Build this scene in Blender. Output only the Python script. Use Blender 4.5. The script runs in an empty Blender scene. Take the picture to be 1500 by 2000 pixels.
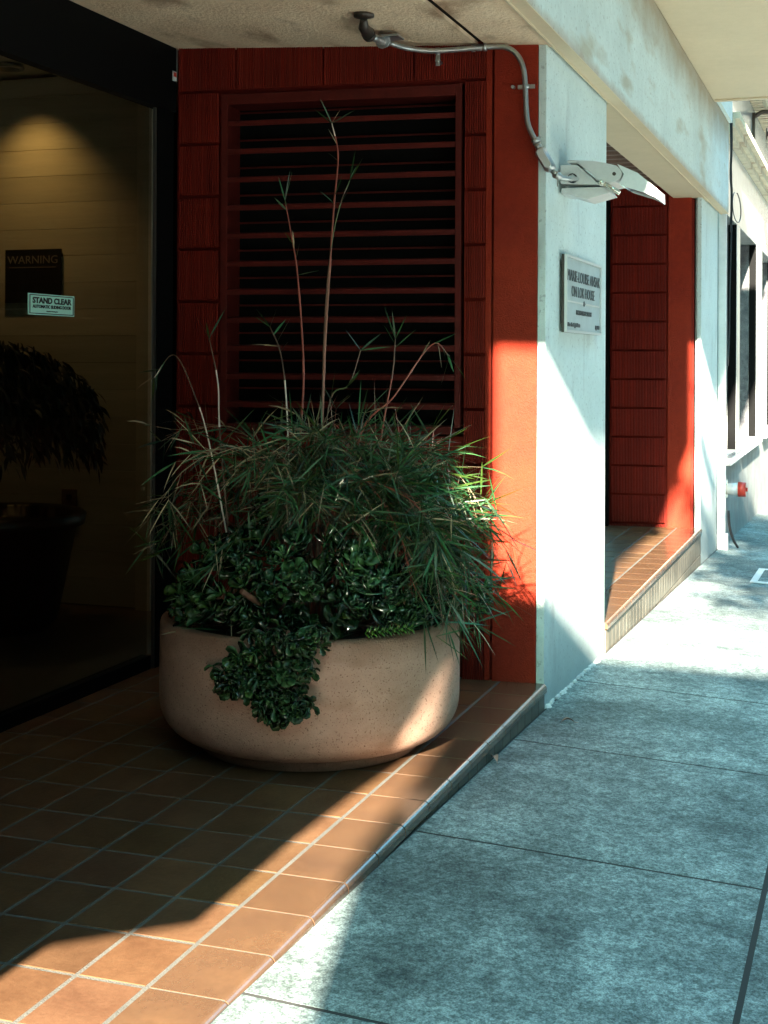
import bpy, bmesh, math, random
from mathutils import Vector, Matrix
random.seed(11)
C = bpy.context.scene.collection
R = math.radians
scene = bpy.context.scene

# ------------------------------------------------------------------ camera
cam = bpy.data.cameras.new('camera')
cam.sensor_fit = 'AUTO'; cam.sensor_width = 36
cam.lens = 36 * 2720 / 2000
cam.shift_y = -(1000 - 701) / 2000
cam.clip_start = 0.05; cam.clip_end = 1000
co = bpy.data.objects.new('camera', cam); C.objects.link(co)
TH = math.atan(947 / 2720); ROLL = 0.0045
F = Vector((math.cos(TH), math.sin(TH), 0)); RT = Vector((math.sin(TH), -math.cos(TH), 0)); UP = Vector((0, 0, 1))
c_, s_ = math.cos(ROLL), math.sin(ROLL)
cx = RT * c_ + UP * s_; cy = UP * c_ - RT * s_
m = Matrix((cx, cy, -F)).transposed().to_4x4(); m.translation = Vector((0, 0, 1.35))
co.matrix_world = m
scene.camera = co

# ------------------------------------------------------------------ sky and sun
SUN = Vector((1, 0.14, -0.42)).normalized()            # travel direction of the light
w = bpy.data.worlds.new('World'); scene.world = w; w.use_nodes = True
nt = w.node_tree; bg = nt.nodes['Background']
sky = nt.nodes.new('ShaderNodeTexSky'); sky.sky_type = 'NISHITA'; sky.sun_disc = False
sky.sun_elevation = math.asin(-SUN.z)
sky.sun_rotation = math.atan2(-SUN.x, -SUN.y)
sky.air_density = 1.0; sky.dust_density = 1.0; sky.ozone_density = 1.0
tint = nt.nodes.new('ShaderNodeMix'); tint.data_type = 'RGBA'; tint.blend_type = 'MULTIPLY'
tint.inputs[0].default_value = 1; tint.inputs[7].default_value = (0.52, 1.05, 0.98, 1)
nt.links.new(sky.outputs[0], tint.inputs[6]); nt.links.new(tint.outputs[2], bg.inputs[0])
bg.inputs[1].default_value = 0.145
sd = bpy.data.lights.new('sun', 'SUN'); sd.energy = 5.0; sd.angle = R(0.9); sd.color = (1, 0.9, 0.74)
so = bpy.data.objects.new('sun', sd); C.objects.link(so)
so.rotation_euler = SUN.to_track_quat('-Z', 'Y').to_euler()
vs = scene.view_settings; vs.view_transform = 'Standard'; vs.look = 'None'; vs.gamma = 1; vs.use_curve_mapping = False
vs.exposure = 3.55

# ------------------------------------------------------------------ materials
def mat(name, col, rough=0.6, metal=0.0, var=0.0, vscale=3.0, bump=0.0, bscale=60.0, col2=None, speck=0.0, sscale=150.0,
        speckcol=(0.02, 0.02, 0.02), stretch=(1, 1, 1), attr=None, spec=0.5, stain=None):
    M = bpy.data.materials.new(name); M.use_nodes = True
    n = M.node_tree.nodes; l = M.node_tree.links; b = n['Principled BSDF']
    b.inputs['Roughness'].default_value = rough; b.inputs['Metallic'].default_value = metal
    b.inputs['Specular IOR Level'].default_value = spec
    tc = n.new('ShaderNodeTexCoord'); mp = n.new('ShaderNodeMapping'); mp.inputs['Scale'].default_value = stretch
    l.new(tc.outputs['Object'], mp.inputs[0])
    def noise(sc, det=6, ro=0.6):
        t = n.new('ShaderNodeTexNoise'); t.inputs['Scale'].default_value = sc; t.inputs['Detail'].default_value = det
        t.inputs['Roughness'].default_value = ro; l.new(mp.outputs[0], t.inputs[0]); return t
    def ramp(src, p0, p1, c0=(0, 0, 0, 1), c1=(1, 1, 1, 1)):
        r = n.new('ShaderNodeValToRGB'); r.color_ramp.elements[0].position = p0; r.color_ramp.elements[1].position = p1
        r.color_ramp.elements[0].color = c0; r.color_ramp.elements[1].color = c1; l.new(src, r.inputs[0]); return r
    def mix(fac, a, bb, mode='MIX'):
        x = n.new('ShaderNodeMix'); x.data_type = 'RGBA'; x.blend_type = mode
        if hasattr(fac, 'links'): l.new(fac, x.inputs[0])
        else: x.inputs[0].default_value = fac
        for i, v in ((6, a), (7, bb)):
            if hasattr(v, 'links'): l.new(v, x.inputs[i])
            else: x.inputs[i].default_value = (*v, 1)
        return x.outputs[2]
    cur = tuple(col)
    if col2 is None: col2 = tuple(c * (1 - var) for c in col)
    if var > 0 or col2 != tuple(col):
        cur = mix(ramp(noise(vscale).outputs[0], 0.35, 0.68).outputs[0], tuple(col), tuple(col2))
        g = ramp(noise(vscale * 9, 4).outputs[0], 0.3, 0.7, (1 - var * .6,) * 3 + (1,), (1, 1, 1, 1))
        cur = mix(1.0, cur, g.outputs[0], 'MULTIPLY')
    if speck > 0:
        cur = mix(ramp(noise(sscale, 2, 0.5).outputs[0], 0.62 - speck * .1, 0.70 - speck * .1).outputs[0], cur, speckcol)
    if stain:   # (axis scale tuple, threshold, colour)
        t = n.new('ShaderNodeTexNoise'); t.inputs['Scale'].default_value = stain[0]; t.inputs['Detail'].default_value = 5
        m2 = n.new('ShaderNodeMapping'); m2.inputs['Scale'].default_value = stain[1]; l.new(tc.outputs['Object'], m2.inputs[0]); l.new(m2.outputs[0], t.inputs[0])
        cur = mix(ramp(t.outputs[0], stain[2], stain[2] + .15, (0, 0, 0, 1), (stain[4],) * 3 + (1,)).outputs[0], cur, stain[3])
    if attr:
        a = n.new('ShaderNodeAttribute'); a.attribute_name = attr
        cur = mix(1.0, cur, a.outputs['Color'], 'MULTIPLY')
    if hasattr(cur, 'links'): l.new(cur, b.inputs['Base Color'])
    else: b.inputs['Base Color'].default_value = (*cur, 1)
    if bump > 0:
        bp = n.new('ShaderNodeBump'); bp.inputs['Strength'].default_value = bump; bp.inputs['Distance'].default_value = 0.01
        l.new(noise(bscale, 5).outputs[0], bp.inputs['Height']); l.new(bp.outputs[0], b.inputs['Normal'])
    return M

def concrete_mat():
    M = bpy.data.materials.new('sidewalk concrete'); M.use_nodes = True
    n = M.node_tree.nodes; l = M.node_tree.links; b = n['Principled BSDF']; b.inputs['Roughness'].default_value = .85
    b.inputs['Specular IOR Level'].default_value = .3
    tc = n.new('ShaderNodeTexCoord')
    cur = None; hs = []
    for sc, p0, p1, lo in ((1.3, .40, .60, .55), (5.5, .38, .62, .66), (28, .42, .60, .62), (85, .40, .58, .52), (230, .40, .58, .5), (3.2, .30, .36, .62)):
        t = n.new('ShaderNodeTexNoise'); t.inputs['Scale'].default_value = sc; t.inputs['Detail'].default_value = 4; t.inputs['Roughness'].default_value = .62
        l.new(tc.outputs['Object'], t.inputs[0]); hs.append(t)
        r = n.new('ShaderNodeValToRGB'); r.color_ramp.elements[0].position = p0; r.color_ramp.elements[1].position = p1
        r.color_ramp.elements[0].color = (lo * .97, lo, lo, 1); l.new(t.outputs[0], r.inputs[0])
        if cur is None: cur = r.outputs[0]
        else:
            x = n.new('ShaderNodeMix'); x.data_type = 'RGBA'; x.blend_type = 'MULTIPLY'; x.inputs[0].default_value = 1
            l.new(cur, x.inputs[6]); l.new(r.outputs[0], x.inputs[7]); cur = x.outputs[2]
    x = n.new('ShaderNodeMix'); x.data_type = 'RGBA'; x.blend_type = 'MULTIPLY'; x.inputs[0].default_value = 1
    l.new(cur, x.inputs[6]); x.inputs[7].default_value = (.58, .68, .65, 1); l.new(x.outputs[2], b.inputs['Base Color'])
    bp = n.new('ShaderNodeBump'); bp.inputs['Strength'].default_value = .5; bp.inputs['Distance'].default_value = .004
    l.new(hs[3].outputs[0], bp.inputs['Height']); l.new(bp.outputs[0], b.inputs['Normal'])
    return M

RED = (0.235, 0.017, 0.0075)
m_red = mat('red painted block', RED, 0.62, var=0.25, vscale=4, bump=0.6, bscale=260, col2=(0.185, 0.013, 0.006), spec=.2)
m_redst = mat('red painted stucco', (0.30, 0.027, 0.009), 0.6, spec=.15, var=0.25, vscale=3, bump=0.6, bscale=160, col2=(0.245, 0.020, 0.008))
m_redmet = mat('red painted metal', (0.11, 0.010, 0.006), 0.6, var=0.3, vscale=7, bump=0.2, spec=.2)
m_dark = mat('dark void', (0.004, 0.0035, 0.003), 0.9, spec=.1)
m_stucco = mat('pale grey stucco', (0.69, 0.79, 0.77), 0.75, var=0.14, vscale=2.2, bump=0.45, bscale=170, col2=(0.60, 0.70, 0.68),
               speck=0.10, sscale=55, speckcol=(0.42, 0.49, 0.48), stain=(5, (1, 1, .35), 0.58, (0.36, 0.39, 0.38), 0.55))
m_beam = mat('painted concrete fascia', (0.68, 0.79, 0.78), 0.75, var=0.16, vscale=1.6, bump=0.4, bscale=150, col2=(0.57, 0.67, 0.66),
             speck=0.15, sscale=45, speckcol=(0.40, 0.46, 0.45), stain=(3, (.5, 1, 1.6), 0.55, (0.40, 0.36, 0.26), 0.7))
m_soffit = mat('buff plaster soffit', (0.86, 0.66, 0.46), 0.8, var=0.2, vscale=3, bump=0.9, bscale=60, col2=(0.74, 0.52, 0.34),
               stain=(2.5, (1, 2, 1), 0.54, (0.28, 0.16, 0.09), 0.8))
m_canopy = mat('cream canopy soffit', (0.60, 0.48, 0.325), 0.75, var=0.08, vscale=2, bump=0.2, bscale=80)
m_tile = mat('quarry tile', (0.142, 0.076, 0.037), 0.5, spec=.08, var=0.3, vscale=5, bump=0.12, bscale=90, col2=(0.098, 0.049, 0.024), attr='tilevar')
m_nose = mat('glazed nosing tile', (0.150, 0.080, 0.042), 0.2, spec=1.0, var=0.25, vscale=5, col2=(0.11, 0.06, 0.035), attr='tilevar')
m_riser = mat('grey brown riser tile', (0.20, 0.175, 0.135), 0.4, spec=.2, var=.3, vscale=6, attr='tilevar')
m_grout = mat('pale grout', (0.12, 0.117, 0.10), 0.9, var=0.3, vscale=8, bump=0.4, bscale=200)
m_walk = concrete_mat()
m_gap = mat('dirt filled joint', (0.03, 0.03, 0.028), 1.0)
m_asph = mat('sun bleached concrete road', (0.52, 0.52, 0.49), 0.9, var=0.3, vscale=6, bump=0.4, bscale=200)
m_pot = mat('sandblasted tan planter', (0.55, 0.34, 0.245), 0.8, spec=.15, var=0.15, vscale=3.5, bump=0.7, bscale=190, col2=(0.43, 0.25, 0.175),
            speck=0.1, sscale=170, speckcol=(0.20, 0.11, 0.07), stain=(4, (1, 1, 2.5), 0.57, (0.27, 0.14, 0.08), 0.5))
def edge_stain(M, lo, hi, amp, strength, colr, nscale=7, axis='Z'):
    """dirt that fades in between two heights (metres, object space), broken up by noise"""
    n = M.node_tree.nodes; l = M.node_tree.links; b = n['Principled BSDF']; src = b.inputs['Base Color'].links[0].from_socket
    tc = n.new('ShaderNodeTexCoord'); sp = n.new('ShaderNodeSeparateXYZ'); l.new(tc.outputs['Object'], sp.inputs[0])
    t = n.new('ShaderNodeTexNoise'); t.inputs['Scale'].default_value = nscale; t.inputs['Detail'].default_value = 7; l.new(tc.outputs['Object'], t.inputs[0])
    a = n.new('ShaderNodeMath'); a.operation = 'MULTIPLY_ADD'; a.inputs[1].default_value = amp * 2; a.inputs[2].default_value = -amp; l.new(t.outputs[0], a.inputs[0])
    c = n.new('ShaderNodeMath'); c.operation = 'ADD'; l.new(a.outputs[0], c.inputs[0]); l.new(sp.outputs[axis], c.inputs[1])
    r = n.new('ShaderNodeMapRange'); r.inputs['From Min'].default_value = lo; r.inputs['From Max'].default_value = hi; r.inputs['To Min'].default_value = 0; r.inputs['To Max'].default_value = strength
    l.new(c.outputs[0], r.inputs['Value'])
    x = n.new('ShaderNodeMix'); x.data_type = 'RGBA'; l.new(r.outputs[0], x.inputs[0]); l.new(src, x.inputs[6]); x.inputs[7].default_value = (*colr, 1)
    l.new(x.outputs[2], b.inputs['Base Color'])
edge_stain(m_pot, .36, .46, .05, .75, (.16, .075, .04), 9); edge_stain(m_pot, .10, .02, .04, .7, (.17, .08, .045), 9)
edge_stain(m_stucco, .35, -.1, .25, .65, (.30, .35, .34), 4)
edge_stain(m_beam, .42, .72, .14, .85, (.30, .22, .13), 3); edge_stain(m_beam, .05, -.01, .03, .7, (.35, .22, .13), 8)

m_soil = mat('potting soil', (0.03, 0.022, 0.015), 1, var=0.5, vscale=20, bump=1, bscale=60)
m_blackmet = mat('black anodised frame', (0.003, 0.003, 0.003), 0.6, spec=.06)
m_alu = mat('brushed metal edge', (0.20, 0.19, 0.17), 0.35, 0.9)
m_galv = mat('galvanised conduit', (0.55, 0.56, 0.56), 0.38, 0.85, var=0.2, vscale=25)
m_fixt = mat('grey enamel lamp housing', (0.62, 0.62, 0.60), 0.4, var=0.1, vscale=12)
m_darkfix = mat('weathered bronze fitting', (0.07, 0.055, 0.045), 0.4, 0.4, var=0.3, vscale=30)
m_screen = mat('brass plaque rim', (0.62, 0.62, 0.60), 0.35, 0.25)
m_plq = mat('blue grey plaque field', (0.50, 0.57, 0.58), 0.45, 0.2, var=0.15, vscale=9)
m_letter = mat('dark raised lettering', (0.05, 0.055, 0.06), 0.45)
m_panel = mat('washed oak boards', (0.52, 0.47, 0.36), 0.6, var=0.16, vscale=2.5, bump=0.15, bscale=50, stretch=(1, .35, 5), attr='tilevar')
m_jade = mat('jade leaf', (0.036, 0.085, 0.022), 0.17, var=0.5, vscale=9, col2=(0.018, 0.055, 0.026), attr='tilevar')
m_jadestem = mat('jade stem', (0.22, 0.10, 0.055), 0.7, var=0.4, vscale=20, bump=0.5)
m_bam = mat('bamboo leaf', (0.030, 0.088, 0.030), 0.36, spec=.35, var=0.4, vscale=6, attr='tilevar')
m_bamdry = mat('dry bamboo leaf', (0.38, 0.30, 0.18), 0.6, attr='tilevar', var=0.2)
m_culm = mat('bamboo culm', (1, 1, 1), 0.4, attr='tilevar')
m_granite = mat('polished pale granite', (0.42, 0.45, 0.45), 0.18, var=0.15, vscale=4, speck=0.3, sscale=90, speckcol=(0.35, 0.36, 0.36), bump=0.03, bscale=3)
m_stone = mat('split grey stone reveal', (0.17, 0.17, 0.175), 0.75, var=0.7, vscale=9, bump=0.8, bscale=25, col2=(0.06, 0.06, 0.07))
m_base = mat('weathered stone plinth', (0.36, 0.39, 0.38), 0.8, var=0.3, vscale=3, bump=0.4, bscale=60, stain=(4, (1, 1, .6), 0.52, (0.25, 0.24, 0.22), 0.6))
m_cornice = mat('cream cornice plaster', (0.66, 0.58, 0.43), 0.7, var=0.25, vscale=5, stain=(6, (1, 1, .4), 0.55, (0.25, 0.13, 0.07), 0.7))
m_white = mat('white painted metal', (0.72, 0.73, 0.71), 0.4, var=0.12, vscale=7)
m_black = mat('black rubber cable', (0.012, 0.012, 0.014), 0.5)
m_redcap = mat('red enamel cap', (0.55, 0.05, 0.03), 0.35)
m_chrome = mat('polished brass fitting', (0.7, 0.66, 0.55), 0.25, 0.8)
m_deck = mat('brown corrugated deck', (0.20, 0.12, 0.09), 0.6, var=0.3, vscale=5)
m_deadleaf = mat('dry brown leaf', (0.42, 0.25, 0.17), 0.7, var=0.3, vscale=40)
m_bark = mat('street tree bark', (0.16, 0.12, 0.09), 0.9, var=0.4, vscale=9, bump=0.8, bscale=30)
m_treeleaf = mat('street tree leaf', (0.07, 0.11, 0.04), 0.5, attr='tilevar')
m_intdark = mat('dark indoor foliage', (0.012, 0.018, 0.008), 0.6)
m_intpot = mat('dark glazed indoor pot', (0.012, 0.010, 0.008), 0.4)
m_signblk = mat('black sign panel', (0.008, 0.007, 0.007), 0.5)
m_signgry = mat('grey sign lettering', (0.20, 0.17, 0.14), 0.6)
m_signgrn = mat('pale green sticker', (0.42, 0.78, 0.66), 0.5)
m_signtxt = mat('black sticker print', (0.01, 0.01, 0.01), 0.6)
m_intfloor = mat('dark interior floor', (0.05, 0.035, 0.025), 0.5)
m_intceil = mat('pale interior ceiling', (0.6, 0.55, 0.45), 0.9)
m_intwall = mat('dark interior paint', (0.07, 0.06, 0.05), 0.8)
m_caulk = mat('white flaking mortar', (0.75, 0.75, 0.72), 0.8, bump=0.8, bscale=60, var=.1)

def glass_mat(name, tr, gl=0.06):
    M = bpy.data.materials.new(name); M.use_nodes = True
    n = M.node_tree.nodes; l = M.node_tree.links; n.remove(n['Principled BSDF'])
    t = n.new('ShaderNodeBsdfTransparent'); t.inputs[0].default_value = (*tr, 1)
    g = n.new('ShaderNodeBsdfGlossy'); g.inputs['Roughness'].default_value = 0.01
    mx = n.new('ShaderNodeMixShader'); fr = n.new('ShaderNodeLayerWeight'); fr.inputs[0].default_value = 0.5
    pw = n.new('ShaderNodeMath'); pw.operation = 'POWER'; pw.inputs[1].default_value = 5; l.new(fr.outputs['Facing'], pw.inputs[0])
    ma = n.new('ShaderNodeMath'); ma.operation = 'MULTIPLY_ADD'; ma.inputs[1].default_value = .5; ma.inputs[2].default_value = .02; l.new(pw.outputs[0], ma.inputs[0])
    l.new(ma.outputs[0], mx.inputs[0]); l.new(t.outputs[0], mx.inputs[1]); l.new(g.outputs[0], mx.inputs[2])
    l.new(mx.outputs[0], n['Material Output'].inputs[0]); return M
m_glass = glass_mat('smoked door glass', (0.80, 0.80, 0.74))
m_winglass = mat('dark window glass', (0.012, 0.012, 0.014), 0.12, spec=.3)

# ------------------------------------------------------------------ mesh builder
class MB:
    def __init__(s): s.v = []; s.f = []; s.c = []; s.smooth = []
    def face(s, idx, col=None, sm=False): s.f.append(tuple(idx)); s.c.append(col or (1, 1, 1)); s.smooth.append(sm)
    def quad(s, a, b, c, d, col=None, sm=False):
        i = len(s.v); s.v += [tuple(a), tuple(b), tuple(c), tuple(d)]; s.face((i, i + 1, i + 2, i + 3), col, sm)
    def box(s, x0, x1, y0, y1, z0, z1, col=None):
        i = len(s.v)
        s.v += [(x0, y0, z0), (x1, y0, z0), (x1, y1, z0), (x0, y1, z0), (x0, y0, z1), (x1, y0, z1), (x1, y1, z1), (x0, y1, z1)]
        for q in ((3, 2, 1, 0), (4, 5, 6, 7), (0, 1, 5, 4), (1, 2, 6, 5), (2, 3, 7, 6), (3, 0, 4, 7)): s.face([i + k for k in q], col)
        return s
    def prism(s, poly, ax, a, b, col=None):
        """poly: 2-D outline in the plane perpendicular to axis ax, extruded from a to b"""
        n = len(poly); i = len(s.v)
        for t in (a, b):
            for p in poly:
                q = list(p); q.insert(ax, t); s.v.append(tuple(q))
        s.face([i + k for k in range(n)][::-1], col); s.face([i + n + k for k in range(n)], col)
        for k in range(n):
            k2 = (k + 1) % n; s.face((i + k, i + k2, i + n + k2, i + n + k), col)
        return s
    def tube(s, pts, rad, seg=10, col=None, cap=True):
        pts = [Vector(p) for p in pts]; n = len(pts)
        rs = rad if isinstance(rad, (list, tuple)) else [rad] * n
        cols = col if isinstance(col, list) else [col] * n
        up = Vector((0.13, 0.27, 1)).normalized(); base = len(s.v); prev = None
        for k, p in enumerate(pts):
            t = (pts[min(k + 1, n - 1)] - pts[max(k - 1, 0)]).normalized()
            if prev is None:
                a = t.cross(up)
                if a.length < 0.05: a = t.cross(Vector((1, 0, 0)))
                a.normalize()
            else:
                a = (prev - t * prev.dot(t)).normalized()
            prev = a; b = t.cross(a)
            for j in range(seg):
                an = 2 * math.pi * j / seg
                s.v.append(tuple(p + (a * math.cos(an) + b * math.sin(an)) * rs[k]))
        for k in range(n - 1):
            for j in range(seg):
                j2 = (j + 1) % seg
                s.face((base + k * seg + j, base + k * seg + j2, base + (k + 1) * seg + j2, base + (k + 1) * seg + j), cols[k], True)
        if cap:
            s.face([base + j for j in range(seg)][::-1], cols[0]); s.face([base + (n - 1) * seg + j for j in range(seg)], cols[-1])
        return s
    def lathe(s, prof, cxx, cyy, seg=64, zo=0, col=None):
        base = len(s.v); n = len(prof)
        for r, z in prof:
            for j in range(seg):
                an = 2 * math.pi * j / seg; s.v.append((cxx + r * math.cos(an), cyy + r * math.sin(an), z + zo))
        for k in range(n - 1):
            for j in range(seg):
                j2 = (j + 1) % seg
                s.face((base + k * seg + j, base + k * seg + j2, base + (k + 1) * seg + j2, base + (k + 1) * seg + j), col, True)
        return s
    def build(s, name, material, parent=None, loc=None, bevel=0, sharp=True):
        me = bpy.data.meshes.new(name); me.from_pydata(s.v, [], s.f); me.update()
        me.materials.append(material)
        me.polygons.foreach_set('use_smooth', s.smooth)
        if any(c != (1, 1, 1) for c in s.c) or any('tilevar' == getattr(nd, 'attribute_name', '') for nd in material.node_tree.nodes):
            at = me.color_attributes.new('tilevar', 'FLOAT_COLOR', 'CORNER'); d = []
            for poly, cc in zip(me.polygons, s.c): d += [cc[0], cc[1], cc[2], 1.0] * poly.loop_total
            at.data.foreach_set('color', d)
        o = bpy.data.objects.new(name, me); C.objects.link(o)
        if parent: o.parent = parent
        if loc: o.location = loc
        if bevel:
            b = o.modifiers.new('bevel', 'BEVEL'); b.width = bevel; b.segments = 2; b.limit_method = 'ANGLE'; b.angle_limit = R(40)
            b.harden_normals = False
        return o

def tag(o, label=None, cat=None, group=None, kind=None):
    if label: o['label'] = label
    if cat: o['category'] = cat
    if group: o['group'] = group
    if kind: o['kind'] = kind
    return o
def thing(name, label, cat, loc=(0, 0, 0), rz=0, group=None):
    o = bpy.data.objects.new(name, None); C.objects.link(o); o.location = loc; o.rotation_euler = (0, 0, rz)
    o.empty_display_size = 0.1
    return tag(o, label, cat, group)
def text(body, size, material, name, parent, mw, bold=0.0, depth=0.002, align='CENTER', xs=1.0, width=None):
    cu = bpy.data.curves.new(name, 'FONT'); cu.body = body; cu.size = size; cu.extrude = depth; cu.offset = bold
    cu.align_x = align; cu.align_y = 'CENTER'; cu.resolution_u = 3
    t = bpy.data.objects.new('tmp', cu); C.objects.link(t)
    bpy.context.view_layer.update()
    me = bpy.data.meshes.new_from_object(t.evaluated_get(bpy.context.evaluated_depsgraph_get()))
    bpy.data.objects.remove(t); me.materials.clear(); me.materials.append(material)
    if width:
        X_ = [v.co.x for v in me.vertices]; xs = width / (max(X_) - min(X_))
    me.transform(Matrix.Diagonal((xs, 1, 1, 1))); me.transform(mw)
    o = bpy.data.objects.new(name, me); C.objects.link(o); o.parent = parent; return o
def catmull(P, n=6):
    P = [Vector(p) for p in P]; Q = [P[0] * 2 - P[1]] + P + [P[-1] * 2 - P[-2]]; out = []
    for i in range(1, len(Q) - 2):
        for k in range(n):
            t = k / n
            out.append(0.5 * ((2 * Q[i]) + (Q[i + 1] - Q[i - 1]) * t + (2 * Q[i - 1] - 5 * Q[i] + 4 * Q[i + 1] - Q[i + 2]) * t * t + (3 * Q[i] - Q[i - 1] - 3 * Q[i + 1] + Q[i + 2]) * t ** 3))
    out.append(P[-1]); return out

FY = 1.272                     # street face of the columns
def swz(x, y):                 # the pavement falls away along the street and towards the kerb
    return min(-0.006, -0.032 * (x - 2.45)) - 0.045 * max(0, FY - y) if x > 2.64 else -0.006 - 0.045 * max(0, FY - y)

# ------------------------------------------------------------------ ground, road, pavement
g = MB()
for (x0, x1) in ((-150, 2.64), (2.64, 300)):
    z = lambda x: (-0.42 if x <= 2.64 else -0.42 - 0.032 * (x - 2.64))
    g.quad((x0, -200, z(x0)), (x1, -200, z(x1)), (x1, 200, z(x1)), (x0, 200, z(x0)))
tag(g.build('road', m_asph), kind='structure')
def slabs(nameo, xs, ys, material, gap=0.0075):
    mb = MB(); under = MB()
    for i in range(len(xs) - 1):
        for j in range(len(ys) - 1):
            x0, x1, y0, y1 = xs[i] + gap, xs[i + 1] - gap, ys[j] + gap, ys[j + 1] - gap
            nx = 2 if xs[i] < 2.64 < xs[i + 1] else 1
            cuts = [x0, 2.64, x1] if nx == 2 else [x0, x1]
            for a, b in zip(cuts, cuts[1:]):
                a = max(a, -149)
                i0 = len(mb.v)
                P = [(a, y0), (b, y0), (b, y1), (a, y1)]
                mb.v += [(p[0], p[1], swz(*p)) for p in P] + [(p[0], p[1], swz(*p) - 0.12) for p in P]
                mb.face((i0, i0 + 1, i0 + 2, i0 + 3)); 
                for q in ((4, 5, 1, 0), (5, 6, 2, 1), (6, 7, 3, 2), (7, 4, 0, 3)): mb.face([i0 + k for k in q])
    o = mb.build(nameo, material)
    return o
XS = [-10 + 1.2 * k - 0.0 for k in range(0, 60)]
XS = [2.72 + 1.21 * k for k in range(-12, 30)]
YS = [-1.75, -0.74, 0.262, 1.268]
tag(slabs('sidewalk', XS, YS, m_walk), kind='structure')
u = MB()
for a, b in ((XS[0], 2.64), (2.64, XS[-1])):
    u.quad((a, -1.75, swz(a, -1.75) - 0.0012), (b, -1.75, swz(b, -1.75) - 0.0012), (b, 1.268, swz(b, 1.268) - 0.0012), (a, 1.268, swz(a, 1.268) - 0.0012))
tag(u.build('sidewalk_joint_bed', m_gap), kind='structure')
k = MB()
for a, b in ((XS[0], 2.64), (2.64, XS[-1])):
    i0 = len(k.v)
    k.v += [(x, y, swz(x, -1.75) + dz) for x in (a, b) for (y, dz) in ((-1.752, 0.0), (-1.89, -0.005), (-1.90, -0.30), (-1.752, -0.30))]
    for q in ((0, 1, 5, 4), (1, 2, 6, 5), (2, 3, 7, 6), (3, 0, 4, 7)): k.face([i0 + t for t in q])
tag(k.build('kerb', m_base), kind='structure')

# ------------------------------------------------------------------ tiled landings
PX, PY = 0.2345, 0.1745
def landing(name, label, x0, x1, ydeep, riser_rows, rmat=None):
    t = thing(name, label, 'tiled step', (x0, FY, 0), group='tiled entrance steps')
    mb = MB(); gap = 0.0045; bev = 0.0025
    xs = []
    x = x1
    while x > x0 + 0.01: xs.append((max(x - PX, x0), x)); x -= PX
    def tilebox(a, b, y0, y1, zt, col):
        i = len(mb.v)
        for (q, z) in ((0, -0.02), (0, -bev), (bev, 0)):
            mb.v.extend([(a + q, y0 + q, zt + z), (b - q, y0 + q, zt + z), (b - q, y1 - q, zt + z), (a + q, y1 - q, zt + z)])
        for r in (0, 4):
            for kk in range(4):
                k2 = (kk + 1) % 4; mb.face((i + r + kk, i + r + k2, i + r + 4 + k2, i + r + 4 + kk), col)
        mb.face((i + 8, i + 9, i + 10, i + 11), col)
    nose = MB()
    for (a, b) in xs:
        j = 0; y = FY + 0.186
        while y < ydeep:
            c = random.uniform(.8, 1.15); col = (c, c * random.uniform(.94, 1.03), c * random.uniform(.9, 1.06))
            tilebox(a + gap - x0, b - gap - x0, y + gap - FY, min(y + PY, ydeep) - gap - FY, random.uniform(-.0008, .0008), col); y += PY
        # bull-nosed front tile
        c = 0.85 + 0.25 * random.random(); col = (c, c, c)
        prof = [(0.186 - gap, -0.003), (0.186 - gap - .003, 0.0)]
        rr = 0.020
        for q in range(7):
            an = math.pi / 2 * q / 6; prof.append((rr - 0.012 - rr * math.sin(an), -rr + rr * math.cos(an)))
        prof.append((rr - 0.012 - rr, -0.034)); prof.append((0.02, -0.034))
        i = len(nose.v)
        for xx in (a + gap * .7 - x0, b - gap * .7 - x0):
            for p in prof: nose.v.append((xx, p[0], p[1]))
        n = len(prof)
        for q in range(n - 1): i2 = len(nose.v); nose.v += [nose.v[i + q], nose.v[i + q + 1], nose.v[i + n + q + 1], nose.v[i + n + q]]; nose.face((i2, i2 + 1, i2 + 2, i2 + 3), col)
        for e_, xx in enumerate((a + gap * .7 - x0, b - gap * .7 - x0)):
            i2 = len(nose.v); nose.v += [(xx, p[0], p[1]) for p in prof]; fc = [i2 + q for q in range(n)]
            nose.face(fc if e_ == 0 else fc[::-1], col)
    mb.build('floor_tiles', m_tile, t)
    nose.build('nosing', m_nose, t)
    ri = MB()
    for (a, b) in xs:
        z = -0.038
        for r in range(riser_rows):
            lo = z - 0.172; lim = swz((a + b) / 2, FY) - 0.03
            if z - 0.004 > lim + 0.004:
                c = 0.8 + 0.3 * random.random(); hh = (a + b) / 2
                for (p, q) in ((a, hh), (hh, b)):
                    ri.box(p + gap * .6 - x0, q - gap * .6 - x0, -0.002, 0.03, max(lo + 0.004, lim - .06), z - 0.004, (c, c, c))
            z = lo
    ri.build('riser_tiles', m_riser, t, bevel=0.0015)
    gr = MB(); gr.box(0, x1 - x0, 0.0015, ydeep - FY, -0.45, -0.0014); gr.build('grout_bed', m_grout, t)
    return t
landing('tiled_step', 'low terracotta tiled landing under the round planter', -1.9, 5.704, 3.1, 1)
landing('tiled_step', 'taller terracotta tiled step in the far doorway, two tile rows high at the front', 7.13, 11.42, 3.1, 2)
ff = MB(); ff.box(-1.9, 8.2, 3.102, 8.2, -.3, -0.006); tag(ff.build('floor', m_intfloor), kind='structure')

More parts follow.
